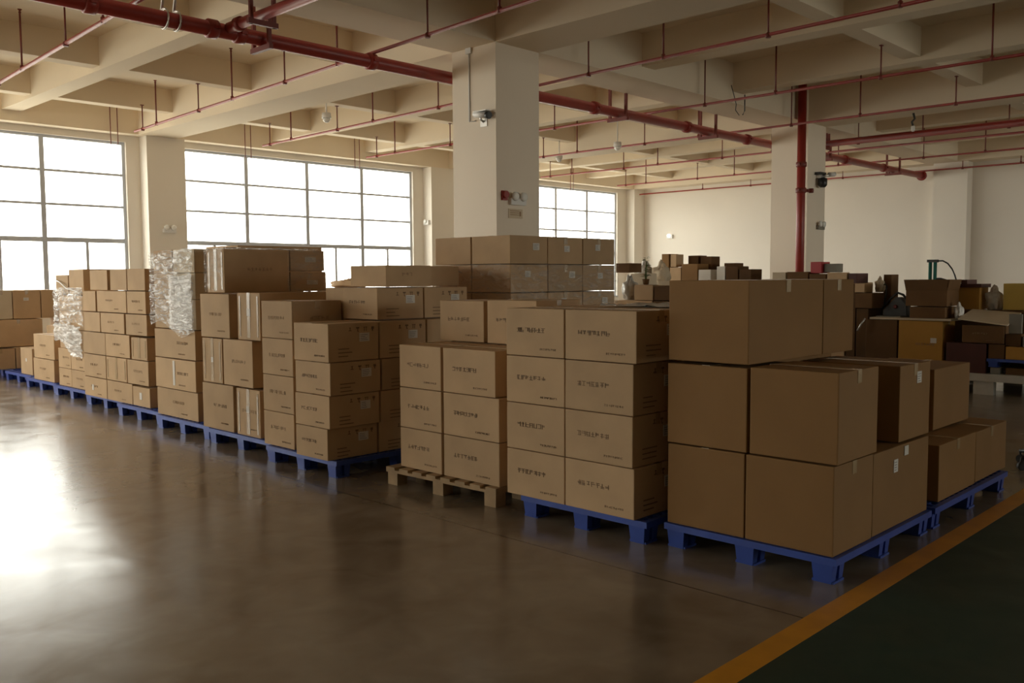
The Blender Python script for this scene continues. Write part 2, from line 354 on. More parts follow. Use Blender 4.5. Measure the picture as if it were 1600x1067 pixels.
# ---------------------------------------------------------------- fittings on the pillars
def cctv(loc, rz, label, dark=False):
    t = thing('security_camera', label, 'camera', loc, rz)
    bm = NB(); bx(bm, -.012, 0, -.06, .06, -.13, -.03); tube(bm, [(-.01, 0, -.07), (-.06, 0, -.05), (-.07, 0, 0)], .014, 8); obj('bracket', bm, 'steel', t)
    bm = NB(); tube(bm, [(-.07, .10, .035), (-.07, -.12, -.005)], .042, 16); obj('camera_body', bm, 'white', t)
    bm = NB(); tube(bm, [(-.07, -.12, -.005), (-.07, -.165, -.013)], .046, 16); obj('lens_hood', bm, 'black', t)
    bm = NB(); bx(bm, -.12, -.02, -.15, .09, .045, .056); obj('sun_shield', bm, 'steel', t)
    return t
cctv((8.16, 8.36, 3.64), 0, 'small silver and black security camera on the near pillar')
t = thing('security_camera', 'black camera with white arm on the far pillar', 'camera', (17.05, 8.15, 3.56))
bm = NB(); bx(bm, -.07, .07, -.10, 0, -.06, 0); tube(bm, [(0, -.1, -.03), (.12, -.16, .0), (.2, -.18, .02)], .022, 10); obj('bracket', bm, 'steel', t)
bm = NB(); lathe(bm, [(.05, -.24), (.085, -.2), (.085, -.07), (.03, -.05)], 18, (-.01, -.11, 0)); obj('camera_body', bm, 'black', t)
bm = NB(); tube(bm, [(.12, -.18, .01), (.3, -.2, .03)], .045, 14); obj('camera_head', bm, 'white', t)
bm = NB(); bx(bm, -.14, .1, -.13, -.01, .0, .05); obj('mounting_cap', bm, 'black', t)
t = thing('cable_conduit', 'thin white conduit down the lit side of the near pillar', 'conduit', (8.16, 8.62, 3.6))
bm = NB(); tube(bm, [(-.012, 0, .93), (-.012, 0, 0), (-.012, -.12, 0)], .010, 8); obj('conduit', bm, 'white', t)
bm = NB(); bx(bm, -.03, 0, -.05, .05, .86, .94); obj('junction_box', bm, 'white', t)
t = thing('alarm_strobe', 'small dark red alarm sounder on the near pillar', 'alarm', (8.29, 8.15, 2.64))
bm = NB(); bx(bm, -.045, .045, -.03, 0, -.06, .06); obj('housing', bm, 'red', t)
bm = NB(); lathe(bm, [(.045, -.06), (.05, -.045), (.035, -.03)], 18, (0, 0, 0.01), 'Y'); obj('sounder_dome', bm, 'red', t)
def emergency_light(loc, label, rz=0, face='white'):
    t = thing('emergency_light', label, 'light', loc, rz)
    bm = NB(); bx(bm, -.14, .14, -.05, 0, -.05, .03); obj('housing', bm, face, t)
    for s in (-.075, .075):
        bm = NB(); lathe(bm, [(.025, -.09), (.055, -.08), (.058, -.05), (.03, -.02)], 18, (s, 0, .055), 'Y'); obj('lamp_head', bm, 'lens', t)
    return t
emergency_light((8.52, 8.15, 2.58), 'twin-headed emergency light beside the red sounder on the near pillar')
emergency_light((8.72, YW1 - .34, 2.62), 'emergency light on the wall column between the two windows')
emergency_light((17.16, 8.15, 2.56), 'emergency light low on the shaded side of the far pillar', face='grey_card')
t = thing('notice_plate', 'pale notice plate under the emergency light on the near pillar', 'sign', (8.5, 8.15, 2.42))
bm = NB(); bx(bm, -.13, .13, -.008, 0, -.06, .06); obj('plate', bm, 'kraft_light', t)
bm = NB()
for z in (.03, .005, -.02): bx(bm, -.1, .06, -.010, -.008, z, z + .008)
bx(bm, .07, .1, -.010, -.008, -.03, .03); obj('printed_lines', bm, 'ink_soft', t)
t = thing('wall_lamp', 'small glowing emergency lamp high on the far wall', 'light', (XW1, 17.3, 2.94), 0)
bm = NB(); bx(bm, -.08, 0, -.11, .11, -.07, .05); obj('housing', bm, 'white', t)
em = mat('lamp_glow', (1, 1, 1), .4); em.node_tree.nodes['Principled BSDF'].inputs['Emission Color'].default_value = (1, .98, .94, 1); em.node_tree.nodes['Principled BSDF'].inputs['Emission Strength'].default_value = 2.5
bm = NB(); lathe(bm, [(.02, -.13), (.05, -.12), (.055, -.08)], 16, (0, 0, .02), 'X'); obj('lens', bm, em, t)
t = thing('wall_lamp', 'small white emergency lamp on the column right of the middle window', 'light', (15.95, YW1 - .17, 3.08), 0)
bm = NB(); bx(bm, -.07, 0, -.1, .1, -.07, .05); obj('housing', bm, 'white', t)
bm = NB(); lathe(bm, [(.02, -.11), (.05, -.10), (.055, -.07)], 16, (0, 0, .02), 'X'); obj('lens', bm, 'lens', t)
def dome_cam(x, yv, z, label, arm):
    t = thing('dome_camera', label, 'camera', (x, yv, z))
    bm = NB(); lathe(bm, [(.075, .09), (.08, .02), (.078, 0)], 20); obj('housing', bm, 'white', t)
    bm = NB(); lathe(bm, [(.065, 0), (.06, -.035), (.035, -.065), (.005, -.075)], 20); obj('dome', bm, 'lens', t)
    bm = NB(); tube(bm, arm, .012, 8); obj('mounting_arm', bm, 'white', t)
dome_cam(9.12, 13.2, 4.33, 'white dome camera on a white arm under the ceiling beam', [(0, 0, .09), (0, 0, .28), (-.17, 0, .28)])
dome_cam(14.7, 11.25, 4.2, 'small dome camera hanging under the ceiling between the two pillars', [(0, 0, .09), (0, 0, .58)])
dome_cam(16.2, 14.1, 4.36, 'far dome camera under the ceiling near the back column', [(0, 0, .09), (0, 0, .42)])
t = thing('hanging_socket', 'dangling wires and lamp holder from the beam right of the far pillar', 'wire', (17.05, 6.35, BEAM))
bm = NB(); tube(bm, [(0, 0, 0), (.02, -.02, -.1), (-.03, .01, -.16), (0, 0, -.24)], .02, 8); obj('wire_bundle', bm, 'dark_metal', t)
bm = NB(); lathe(bm, [(.02, -.33), (.035, -.3), (.035, -.24), (.015, -.22)], 14); obj('lamp_holder', bm, 'white', t)
t = thing('hanging_wires', 'loose curled wires and stub hanging beside the thick pipe before the far pillar', 'wire', (13.95, 8.13, BEAM - .08))
bm = NB(); tube(bm, [(-.25, -.03, .35), (-.2, -.05, .2), (-.1, -.04, .05), (-.12, -.04, -.05), (0, -.04, -.12)], .007, 8); tube(bm, [(.18, -.04, .25), (.18, -.04, -.02), (.1, -.05, -.1)], .010, 8); obj('wire', bm, 'dark_metal', t)
t = thing('pipe_strap', 'silver flexible hoses looped round the thick pipe at the top left', 'hose', (4.4, 9.1, 4.25))
for k, s in enumerate((-.06, .07)):
    bm = NB(); tube(bm, [(s, .1 * math.cos(a), .1 * math.sin(a)) for a in [math.radians(q) for q in range(60, 311, 15)]] , .011, 8)
    tube(bm, [(s, .05, .0866), (s + .02, .03, .3), (s - .02, 0, .55), (s, 0, SLAB - 4.25)], .016, 8); obj('flexible_hose', bm, 'steel', t)

# ---------------------------------------------------------------- pallets
def pallet_parts(lx, ly, tint='blue', h=.14):
    """moulded plastic pallet: skirted grid deck on nine hollow feet, corner at the origin"""
    bm = NB(); d0 = h - .022
    for a in (0, lx - .035): bx(bm, a, a + .035, 0, ly, h - .038, h)
    for a in (0, ly - .035): bx(bm, .035, lx - .035, a, a + .035, h - .038, h)
    n = int(lx / .09)
    for k in range(1, n): x = k * lx / n; bx(bm, x - .011, x + .011, .035, ly - .035, d0, h - .001)
    n = int(ly / .09)
    for k in range(1, n): v = k * ly / n; bx(bm, .035, lx - .035, v - .014, v + .014, d0 + .002, h - .002)
    return bm
def foot_bm(cx, cy_, h=.14):
    bm = NB(); z1 = h - .038
    for sx in (-1, 1):
        n0 = len(bm.verts); frustum(bm, cx + sx * .042, cy_, 0, z1, .022, .030); bm.verts.ensure_lookup_table()
        for v in bm.verts[n0:]: v.co.y = cy_ + (v.co.y - cy_) * (2.2 if v.co.z < .01 else 1.95)
    bx(bm, cx - .03, cx + .03, cy_ - .02, cy_ + .02, 0, z1)
    bx(bm, cx - .06, cx + .06, cy_ - .06, cy_ + .06, 0, .012)
    bx(bm, cx - .074, cx + .074, cy_ - .074, cy_ + .074, z1 - .001, h - .022)
    return bm
def plastic_pallet(x0, y0, lx, ly, label, rz=0, z=0, h=.14):
    t = thing('plastic_pallet', label, 'pallet', (x0, y0, z), math.radians(rz), 'blue plastic pallets under the cartons')
    obj('deck', pallet_parts(lx, ly, h=h), 'blue', t)
    for fx in (.077, lx / 2, lx - .077):
        for fy in (.077, ly / 2, ly - .077): obj('foot', foot_bm(fx, fy, h), 'blue', t)
    return t
PAL = [(4.45, 1.99, 1.36, 1.06, 'blue pallet at the near corner by the yellow line'),
       (5.87, 1.99, 1.5, 1.06, 'blue pallet along the yellow line, right of the corner one'),
       (4.37, 3.12, 1.3, 1.03, 'blue pallet left of the corner one, under printed cartons'),
       (4.17, 5.99, 1.4, 1.06, 'blue pallet just left of the wooden pallet'),
       (4.28, 7.10, 1.4, 1.2, 'blue pallet second to the left of the wooden pallet'),
       (4.33, 8.38, 1.4, 1.18, 'blue pallet third to the left of the wooden pallet'),
       (4.42, 9.64, 1.4, 1.16, 'blue pallet fourth to the left of the wooden pallet'),
       (4.55, 10.9, 1.3, 1.16, 'blue pallet fifth to the left of the wooden pallet'),
       (4.62, 12.14, 1.3, 1.26, 'blue pallet sixth to the left, under loose-wrapped cartons'),
       (4.68, 13.48, 1.3, 1.26, 'blue pallet seventh to the left, under two small cartons'),
       (4.80, 14.86, 1.3, 1.2, 'blue pallet eighth to the left, near the window wall'),
       (4.95, 16.14, 1.5, 1.2, 'blue pallet at the far left end of the row'),
       (5.95, 5.78, 1.62, 1.1, 'blue pallet behind the row, under the stack before the pillar')]
for a in PAL: plastic_pallet(*a)

t = thing('wooden_pallet', 'bare wooden pallet under six printed cartons', 'pallet', (4.38, 4.40, 0), math.radians(2.0))
LY = 1.17
for k, xx in enumerate((0, .29, .58, .87)):
    for yy in (0, .53, 1.04): bm = NB(); bx(bm, xx + .01, xx + .11, yy + .01, yy + .12, 0, .098); obj('block', bm, 'wood', t)
for xx in (0, .29, .58, .87): bm = NB(); bx(bm, xx, xx + .12, 0, LY, .098, .118); obj('stringer_board', bm, 'wood', t)
for k in range(8):
    yy = k * (LY - .10) / 7; bm = NB(); bx(bm, 0, 1.0, yy, yy + .10, .118, .138); obj('deck_board', bm, 'wood', t)

# ---------------------------------------------------------------- cartons
def glyphs(bm, rnd, n, s, gap, x, depth, cy0, cz0, face):
    """n square printed characters of height s starting at cy0, on the -X ('x') or -Y ('y') face plane at x"""
    def q(a0, a1, z0, z1):
        if face == 'x': bx(bm, x - depth, x + .006, cy0 - a1, cy0 - a0, z0, z1)
        else: bx(bm, cy0 + a0, cy0 + a1, x - depth, x + .006, z0, z1)
    for k in range(n):
        o = k * (s + gap); th = s * .13
        for j in range(rnd.choice((2, 3, 3))):
            zz = cz0 + s * rnd.choice((0, .28, .5, .72, .87)); a = s * rnd.choice((0, .1)); q(o + a, o + s * rnd.choice((.8, 1)), zz, zz + th)
        for j in range(rnd.choice((1, 2, 2))):
            aa = o + s * rnd.choice((.05, .4, .45, .82)); q(aa, aa + th, cz0 + s * rnd.choice((0, .2)), cz0 + s)

def crate_mesh(lx, ly, h, rnd, crush=.004):
    bm = NB(); bx(bm, -lx / 2, lx / 2, -ly / 2, ly / 2, 0, h)
    bmesh.ops.bevel(bm, geom=list(bm.edges), offset=.006, segments=2, affect='EDGES', profile=.6)
    bmesh.ops.subdivide_edges(bm, edges=[e for e in bm.edges if e.calc_length() > .12], cuts=3, use_grid_fill=True)
    ph = rnd.uniform(0, 50)
    for v in bm.verts:
        c = v.co
        ex = abs(abs(c.x) - lx / 2) < .007; ey = abs(abs(c.y) - ly / 2) < .007; ez = min(c.z, h - c.z) < .007
        n = noise.noise(Vector((c.x * 5 + ph, c.y * 5, c.z * 5)))
        if ex + ey + ez == 1:
            d = -crush * (.3 + n)
            if ex: c.x += max(-.004, min(0, d)) * (1 if c.x > 0 else -1)
            elif ey: c.y += max(-.004, min(0, d)) * (1 if c.y > 0 else -1)
            elif c.z > h / 2: c.z -= crush * abs(n)
        else:
            k = noise.noise(Vector((c.x * 3 + ph, c.y * 3, c.z * 3 + 9))) * .0025
            c.x -= abs(k) * (1 if c.x > 0 else -1); c.y -= abs(k) * (1 if c.y > 0 else -1)
    return bm

cn = [0]
def carton(x0, x1, y0, y1, z0, z1, label, m='kraft', tape='y', text=False, side=None, group=None, yaw=None, front_tape=False, sticker=None, front_sticker=None, side_lines=0, cat='carton', name='carton'):
    cn[0] += 1; rnd = random.Random(cn[0] * 13)
    lx, ly, h = x1 - x0, y1 - y0, z1 - z0 - .005
    o = obj(name, crate_mesh(lx - .003, ly - .003, h, rnd), m)
    o.location = ((x0 + x1) / 2, (y0 + y1) / 2, z0); o.rotation_euler = (0, 0, math.radians(rnd.uniform(-.35, .35) if yaw is None else yaw))
    tag(o, label, cat, group)
    hx, hy = lx / 2 - .0015, ly / 2 - .0015
    if tape:
        bm = NB(); tw = .026; e = .0015
        if tape == 'x':
            bx(bm, -hx, hx, -tw, tw, h - .0005, h + e)
            for s in ((-1, 1) if front_tape else (1,)): bx(bm, min(s * hx, s * (hx + e)), max(s * hx, s * (hx + e)), -tw, tw, h - (.07 if not front_tape else h - .02), h + e)
        else:
            bx(bm, -tw, tw, -hy, hy, h - .0005, h + e)
            for s in (-1, 1): bx(bm, -tw, tw, min(s * hy, s * (hy + e)), max(s * hy, s * (hy + e)), h - .07, h + e)
        obj('tape_strip', bm, 'tape', o)
        if front_tape:
            bm = NB(); bx(bm, -hx - .002, -hx, -hy + .03, -hy + .055, .03, h - .03); bx(bm, -hx - .002, -hx, hy - .055, hy - .03, .03, h - .03); obj('tape_strip', bm, 'tape', o)
    if text:
        bm = NB(); n = 7; s = min(.030, h * .1); yy = hy * (.62 if text is True else text)
        glyphs(bm, rnd, n, s, s * .22, -hx + .0002, .0014, yy, h * .5, 'x')
        obj('printed_lettering', bm, 'ink' if text is True else 'ink_soft', o)
        bm = NB(); glyphs(bm, rnd, 9, s * .42, s * .12, -hx + .0002, .0014, -hy * .18, h * .14, 'x'); obj('printed_small_lettering', bm, 'ink' if text is True else 'ink_soft', o)
    if side == 'icons':
        bm = NB(); yb = -hy + .0002
        def q(a0, a1, c0, c1): bx(bm, a0, a1, yb - .0012, yb + .006, c0, c1)
        t_ = h - .035
        for k, a in enumerate((-hx * .2, hx * .1, hx * .42, hx * .72)):
            if k == 0: q(a, a + .028, t_ - .03, t_ - .024); q(a + .011, a + .017, t_ - .03, t_); q(a + .006, a + .022, t_ - .008, t_ - .003)
            elif k == 1: q(a, a + .03, t_ - .012, t_); q(a + .012, a + .018, t_ - .035, t_); q(a + .012, a + .026, t_ - .037, t_ - .032)
            elif k == 2: q(a, a + .004, t_ - .035, t_); q(a + .02, a + .024, t_ - .035, t_); q(a - .006, a + .01, t_ - .006, t_); q(a + .014, a + .03, t_ - .006, t_)
            else: q(a, a + .024, t_ - .02, t_); q(a + .008, a + .016, t_ - .036, t_ - .02)
            obj('handling_symbol', bm, 'ink', o); bm = NB()
        for k in range(3): q(-hx * .62, -hx * .62 + rnd.uniform(.09, .16), h * .32 - k * .03, h * .32 - k * .03 + .007)
        obj('printed_text_lines', bm, 'ink', o)
        sticker = sticker or (hx * .22, h * .5, .1, .07)
    if side_lines:
        bm = NB(); glyphs(bm, rnd, side_lines, .03, .01, -hy + .0002, .0014, -hx * .3, h * .5, 'y'); obj('printed_lettering', bm, 'ink_soft', o)
    if sticker:
        a, c, sw, sh = sticker
        bm = NB(); yb = -hy; bx(bm, a, a + sw, yb - .002, yb + .001, c, c + sh); lb = obj('shipping_label', bm, 'label', o)
        bm = NB()
        for k in range(4): bx(bm, a + .01, a + sw * rnd.uniform(.5, .9), yb - .0026, yb - .0018, c + sh * (.15 + .2 * k), c + sh * (.2 + .2 * k))
        obj('label_print', bm, 'label_ink', lb)
    if front_sticker:
        a, c, sw, sh = front_sticker
        bm = NB(); bx(bm, -hx - .0024, -hx + .001, a, a + sw, c, c + sh); obj('paper_sticker', bm, 'label', o)
    return o

ROW = ['bottom', 'second from bottom', 'third from bottom', 'fourth from bottom', 'fifth from bottom', 'sixth from bottom', 'seventh from bottom']
def grid(cols, zs, fn):
    for k in range(len(zs) - 1):
        for j, c in enumerate(cols): fn(k, j, c, zs[k], zs[k + 1])

# corner pallet: big plain cartons
g = 'large plain cartons at the near corner'
T = .142
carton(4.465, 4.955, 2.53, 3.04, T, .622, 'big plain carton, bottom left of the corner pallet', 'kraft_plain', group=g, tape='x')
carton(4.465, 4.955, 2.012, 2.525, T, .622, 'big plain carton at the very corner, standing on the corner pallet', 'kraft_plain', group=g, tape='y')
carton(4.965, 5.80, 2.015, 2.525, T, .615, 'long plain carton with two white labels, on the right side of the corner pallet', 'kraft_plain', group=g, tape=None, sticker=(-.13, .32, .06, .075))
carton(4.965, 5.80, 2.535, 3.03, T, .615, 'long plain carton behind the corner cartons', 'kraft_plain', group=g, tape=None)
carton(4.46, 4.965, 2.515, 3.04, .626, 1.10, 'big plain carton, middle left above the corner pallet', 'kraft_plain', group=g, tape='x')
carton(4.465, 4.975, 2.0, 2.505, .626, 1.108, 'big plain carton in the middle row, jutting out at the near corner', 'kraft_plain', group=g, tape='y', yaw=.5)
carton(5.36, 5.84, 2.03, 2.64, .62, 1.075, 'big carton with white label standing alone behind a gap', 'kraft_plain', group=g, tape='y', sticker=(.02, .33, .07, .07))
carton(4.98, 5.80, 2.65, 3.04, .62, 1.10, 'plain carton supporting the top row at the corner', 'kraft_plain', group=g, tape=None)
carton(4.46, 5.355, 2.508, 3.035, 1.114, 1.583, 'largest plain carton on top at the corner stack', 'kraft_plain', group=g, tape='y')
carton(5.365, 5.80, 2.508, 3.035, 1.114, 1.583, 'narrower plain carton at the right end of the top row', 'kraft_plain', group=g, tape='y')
lab = bpy.data.objects['carton.002']
bm = NB(); bx(bm, .02, .08, -.2575, -.254, .40, .455); obj('shipping_label', bm, 'label', lab)
g = 'plain cartons beside the yellow line'
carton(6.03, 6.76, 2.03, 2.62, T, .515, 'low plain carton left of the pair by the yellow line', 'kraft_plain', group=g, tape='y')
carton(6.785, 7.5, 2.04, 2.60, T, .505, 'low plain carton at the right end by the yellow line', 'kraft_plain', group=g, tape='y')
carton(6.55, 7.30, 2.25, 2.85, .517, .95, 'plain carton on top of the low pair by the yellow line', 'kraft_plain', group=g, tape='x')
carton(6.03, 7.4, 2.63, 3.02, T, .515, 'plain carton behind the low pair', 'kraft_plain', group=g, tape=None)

# printed cartons left of the corner
g = 'printed cartons, four high, left of the corner stack'
zs = [T, .456, .770, 1.085, 1.402]
offs = [0, .012, .008, -.01]
grid(((3.195, 3.742, 'right'), (3.748, 4.262, 'left')), zs, lambda k, j, c, a, b: carton(4.35, 4.87, c[0] + offs[k] * (1 - j), c[1], a, b,
     'printed carton, %s row, %s column of the four-high stack left of the corner' % (['bottom', 'second', 'third', 'top'][k], c[2]), text=True, group=g, side='icons' if j == 0 else None, tape='y', sticker=(.3, .2, .001, .001) if 0 else None))
for k in (2, 3): carton(4.88, 5.40, 3.20, 3.74, zs[k], zs[k + 1], 'carton behind the right column of the four-high printed stack, %s row' % ['', '', 'third', 'top'][k], group=g, side='icons')
carton(4.88, 5.40, 3.20, 3.74, T, zs[2], 'tall carton low behind the four-high printed stack', group=g, tape=None)
carton(4.88, 5.40, 3.75, 4.25, zs[3], zs[4], 'carton behind the left column of the four-high printed stack', group=g, tape='y')
carton(4.88, 5.40, 3.75, 4.25, T, zs[3], 'tall carton behind the left printed column', group=g, tape=None)

g = 'printed cartons on the wooden pallet'
zs = [.14, .452, .765, 1.095]
grid(((4.435, 4.985, 'right'), (5.005, 5.49, 'left')), zs, lambda k, j, c, a, b: carton(4.42, 4.90, c[0] - (.035 if k < 2 and j == 0 else 0), c[1], a, b,
     'printed carton, %s row, %s column on the wooden pallet' % (['bottom', 'middle', 'top'][k], c[2]), text=True, group=g, tape='y'))
carton(4.93, 5.36, 4.40, 4.90, .14, 1.095, 'tall carton on the right rear of the wooden pallet', group=g, tape=None)
carton(4.93, 5.36, 4.92, 5.46, .14, 1.095, 'tall carton on the left rear of the wooden pallet', group=g, tape=None)
carton(4.86, 5.36, 5.00, 5.51, 1.10, 1.425, 'left one of two printed cartons set back above the wooden pallet', text=True, group=g, tape='y')
carton(4.86, 5.36, 4.45, 4.965, 1.10, 1.435, 'right one of two printed cartons set back above the wooden pallet', text=True, group=g, tape='y')

# labelled stack left of the wooden pallet
g = 'cartons with white address labels left of the wooden pallet'
zs = [T, .402, .668, .934, 1.246]
for k in range(4):
    dx = [0, .0, .008, .0][k]; dy = [.045, .01, 0, .01][k]
    for j in range(3):
        carton(4.125 + dx + j * .515, 4.625 + dx + j * .515, 6.0 + dy, 6.50, zs[k], zs[k + 1],
               'labelled carton, %s row, %s of the dark side left of the wooden pallet' % (['bottom', 'second', 'third', 'top'][k], ['front end', 'middle', 'rear end'][j]), text=(j == 0), side='icons', group=g, tape='x')
g = 'flat cartons on top of the labelled stack'
carton(4.70, 5.21, 6.12, 6.61, 1.25, 1.522, 'labelled carton half in shade on the labelled stack, front one', text=True, side='icons', group=g, tape='x')
carton(5.22, 5.74, 6.12, 6.61, 1.25, 1.522, 'labelled carton on the labelled stack, rear one', side='icons', group=g, tape='x')
carton(4.82, 5.33, 6.15, 6.66, 1.527, 1.715, 'flat carton on the very top of the labelled stack, seen against the window', group=g, tape='x', side_lines=3)
carton(5.40, 5.85, 6.35, 6.86, 1.527, 1.715, 'flat dark-sided carton next to the wrapped stack, on the labelled stack', group=g, tape='x')
carton(4.74, 5.70, 6.63, 6.93, T, 1.522, 'tall carton behind the labelled stack', group=g, tape=None)
g = 'pale square cartons in the four-high column'
zs = [T, .446, .768, 1.088, 1.414]
for k in range(4):
    carton(4.21, 4.72, 6.655, 7.145, zs[k], zs[k + 1], 'pale carton, %s of the four-high column left of the labelled stack' % ['bottom', 'second', 'third', 'top'][k], text=.55, group=g, tape='y', side_lines=5 if k == 3 else 0)

# mixed tall cartons
g = 'upright cartons mixed with taped ones'
carton(4.30, 4.78, 7.84, 8.44, T, .59, 'wide upright carton, bottom of the mixed stack, left', text=.3, group=g, tape='y')
carton(4.30, 4.70, 7.36, 7.78, T, .585, 'taped upright carton, bottom of the mixed stack, right', text=.5, group=g, tape='x', front_tape=True, front_sticker=(-.02, .22, .05, .06))
carton(4.30, 4.72, 8.03, 8.42, .595, 1.032, 'taped upright carton, middle of the mixed stack, left', group=g, tape='x', front_tape=True, front_sticker=(-.02, .2, .04, .05))
carton(4.30, 4.80, 7.465, 8.01, .595, 1.036, 'wide upright carton, middle of the mixed stack, right', text=.4, group=g, tape='y')
carton(4.30, 4.80, 7.87, 8.44, 1.038, 1.463, 'wide upright carton below the long dark carton', text=.4, group=g, tape='y')
carton(4.30, 5.30, 7.32, 7.72, 1.04, 1.478, 'long taped carton with bright round sticker beside the pale column', group=g, tape='x', front_tape=True, front_sticker=(-.03, .22, .06, .07), side_lines=0)
carton(4.34, 5.06, 8.02, 8.36, 1.47, 1.893, 'long dark-sided carton lying on top of the mixed stack', m='kraft', group=g, tape='x', front_tape=True, side_lines=7)
carton(5.07, 5.50, 8.02, 8.42, 1.47, 1.675, 'wrapped carton, lower one at the right end of the long dark carton', group=g, tape=None, sticker=(-.02, .07, .13, .045))
carton(5.07, 5.48, 8.02, 8.42, 1.680, 1.893, 'wrapped carton, upper one at the right end of the long dark carton', group=g, tape=None, sticker=(-.03, .09, .13, .05))
carton(4.82, 5.60, 7.75, 8.45, T, 1.465, 'tall carton in the middle of the mixed stack', group=g, tape=None)
carton(4.84, 5.60, 7.30, 7.74, T, 1.034, 'carton behind the right of the mixed stack', group=g, tape=None)

# film wrapped tall stack
g = 'cartons of the tall film-wrapped stack'
carton(4.38, 4.86, 8.70, 9.63, T, .44, 'wide printed carton, bottom of the film-wrapped stack', text=.2, group=g, tape='y')
carton(4.36, 4.86, 8.69, 9.61, .446, .768, 'wide carton with a shiny tape stripe, second in the film-wrapped stack', text=-.1, group=g, tape='x', front_sticker=(-.0, .04, .045, .26))
carton(4.36, 4.86, 8.69, 9.60, .774, 1.08, 'wide carton, third from bottom, just under the film', text=-.1, group=g, tape='y')
zs = [1.085, 1.398, 1.668, 1.912]
for k in range(3):
    carton(4.37, 4.86, 8.67, 9.14, zs[k], zs[k + 1], 'film-covered carton, right column, %s of three' % ['lowest', 'middle', 'topmost'][k], m='kraft_light', group=g, tape='y')
    carton(4.37, 4.86, 9.16, 9.60, zs[k], zs[k + 1], 'film-covered carton, left column, %s of three' % ['lowest', 'middle', 'topmost'][k], group=g, tape='y')
carton(4.90, 5.7, 8.75, 9.5, T, 1.66, 'tall carton behind the film-wrapped stack', group=g, tape=None)
carton(4.90, 5.95, 8.75, 9.45, 1.665, 1.96, 'flat carton behind the long dark carton, edge showing above it', group=g, tape='x')

# wide seven row stack
g = 'cartons of the wide seven-row stack'
def S7(y0, y1, z0, z1, row, d, **k): carton(4.48, 4.95, y0, y1, z0, z1, 'carton in the wide stack, %s row, %s' % (row, d), group=g, text=k.pop('text', .4), **k)
S7(10.50, 11.22, T, .385, 'bottom', 'middle', tape='y'); S7(11.23, 11.92, T, .385, 'bottom', 'left end', tape='x', front_sticker=(.05, .08, .05, .07)); S7(10.04, 10.49, T, .37, 'bottom', 'right end', text=False, tape='x', front_sticker=(-.02, .08, .06, .08))
S7(10.64, 11.22, .390, .675, 'second', 'middle', tape='x', text=False, front_tape=True); S7(11.23, 11.92, .390, .675, 'second', 'left end', tape='y'); S7(10.06, 10.62, .390, .675, 'second', 'right end', tape='y')
S7(10.54, 11.22, .680, .955, 'third', 'middle', tape='y'); S7(11.23, 11.92, .680, .955, 'third', 'left end', tape='x', text=False); S7(10.07, 10.49, .680, .940, 'third', 'right end', tape='x', text=False, front_tape=True)
S7(10.66, 11.35, .960, 1.205, 'fourth', 'middle', tape='y'); S7(11.36, 11.86, .960, 1.205, 'fourth', 'left end', tape='y', text=False); S7(10.06, 10.62, .960, 1.205, 'fourth', 'right end', tape='y')
S7(10.58, 11.44, 1.210, 1.470, 'fifth', 'wide middle', tape='y'); S7(11.48, 11.88, 1.210, 1.465, 'fifth', 'left end', tape='y', text=False); S7(10.07, 10.57, 1.210, 1.470, 'fifth', 'right end', tape='y', text=.5)
S7(10.56, 11.02, 1.475, 1.728, 'top', 'second from right', tape='y', text=False); S7(11.10, 11.63, 1.475, 1.722, 'top', 'left one past a gap', tape='y', text=False); S7(10.07, 10.54, 1.475, 1.728, 'top', 'right end', tape='y', text=False)
carton(4.98, 5.65, 10.1, 10.75, T, 1.70, 'tall carton right behind the wide stack', group=g, tape=None)
carton(4.98, 5.65, 10.8, 11.8, T, 1.45, 'tall carton left behind the wide stack', group=g, tape=None)

# loosely wrapped stack
g = 'cartons of the loosely wrapped stack at the left'
zs = [T, .392, .666, .93, 1.19, 1.40]
for k in range(5):
    if k < 2:
        carton(4.66, 5.12, 12.36, 12.84, zs[k], zs[k + 1], 'carton of the loosely wrapped stack, %s row right' % ['bottom', 'second'][k], group=g, text=.3, tape='y')
        carton(4.66, 5.12, 12.85, 13.30, zs[k], zs[k + 1], 'carton of the loosely wrapped stack, %s row left' % ['bottom', 'second'][k], group=g, text=.3, tape='y')
    else:
        carton(4.67, 5.12, 12.34, 13.24, zs[k], zs[k + 1], 'wide carton under loose film, %s row' % ['', '', 'third', 'fourth', 'fifth'][k], group=g, tape='y')
carton(4.67, 5.12, 12.33, 12.84, 1.405, 1.745, 'upright carton on top right of the loosely wrapped stack', group=g, tape='y')
carton(4.67, 5.12, 12.87, 13.32, 1.405, 1.672, 'lower carton on top left of the loosely wrapped stack', group=g, tape='y')

g = 'cartons at the far left end of the row'
carton(4.70, 5.20, 13.60, 14.42, T, .462, 'taped carton, lower of two on the seventh pallet', group=g, tape='x', text=.4)
carton(4.70, 5.20, 13.57, 14.38, .467, .818, 'white-topped carton, upper of two on the seventh pallet', group=g, tape='x', text=.4)
carton(4.84, 5.25, 14.90, 15.42, T, .555, 'small upright carton left of the two stacked ones', group=g, tape='x', front_sticker=(-.02, .2, .05, .05))
carton(5.30, 6.10, 14.95, 15.6, T, .88, 'dark-sided carton behind the small upright one', m='kraft', group=g, tape='y')
carton(5.05, 5.8, 16.30, 16.9, T, .50, 'brown carton, bottom at the left picture edge', m='kraft', group=g, tape='y')
carton(4.6, 5.04, 16.30, 16.9, T, .48, 'pale-fronted carton, bottom at the far left edge', m='kraft', group=g, tape='y')
carton(4.75, 5.5, 16.35, 16.95, .505, .955, 'brown carton with bulging side, middle at the left edge', m='kraft', group=g, tape='y')
carton(5.82, 6.3, 16.35, 16.95, T, .955, 'brown carton beneath the large taped pair at the left', m='kraft', group=g, tape='y')
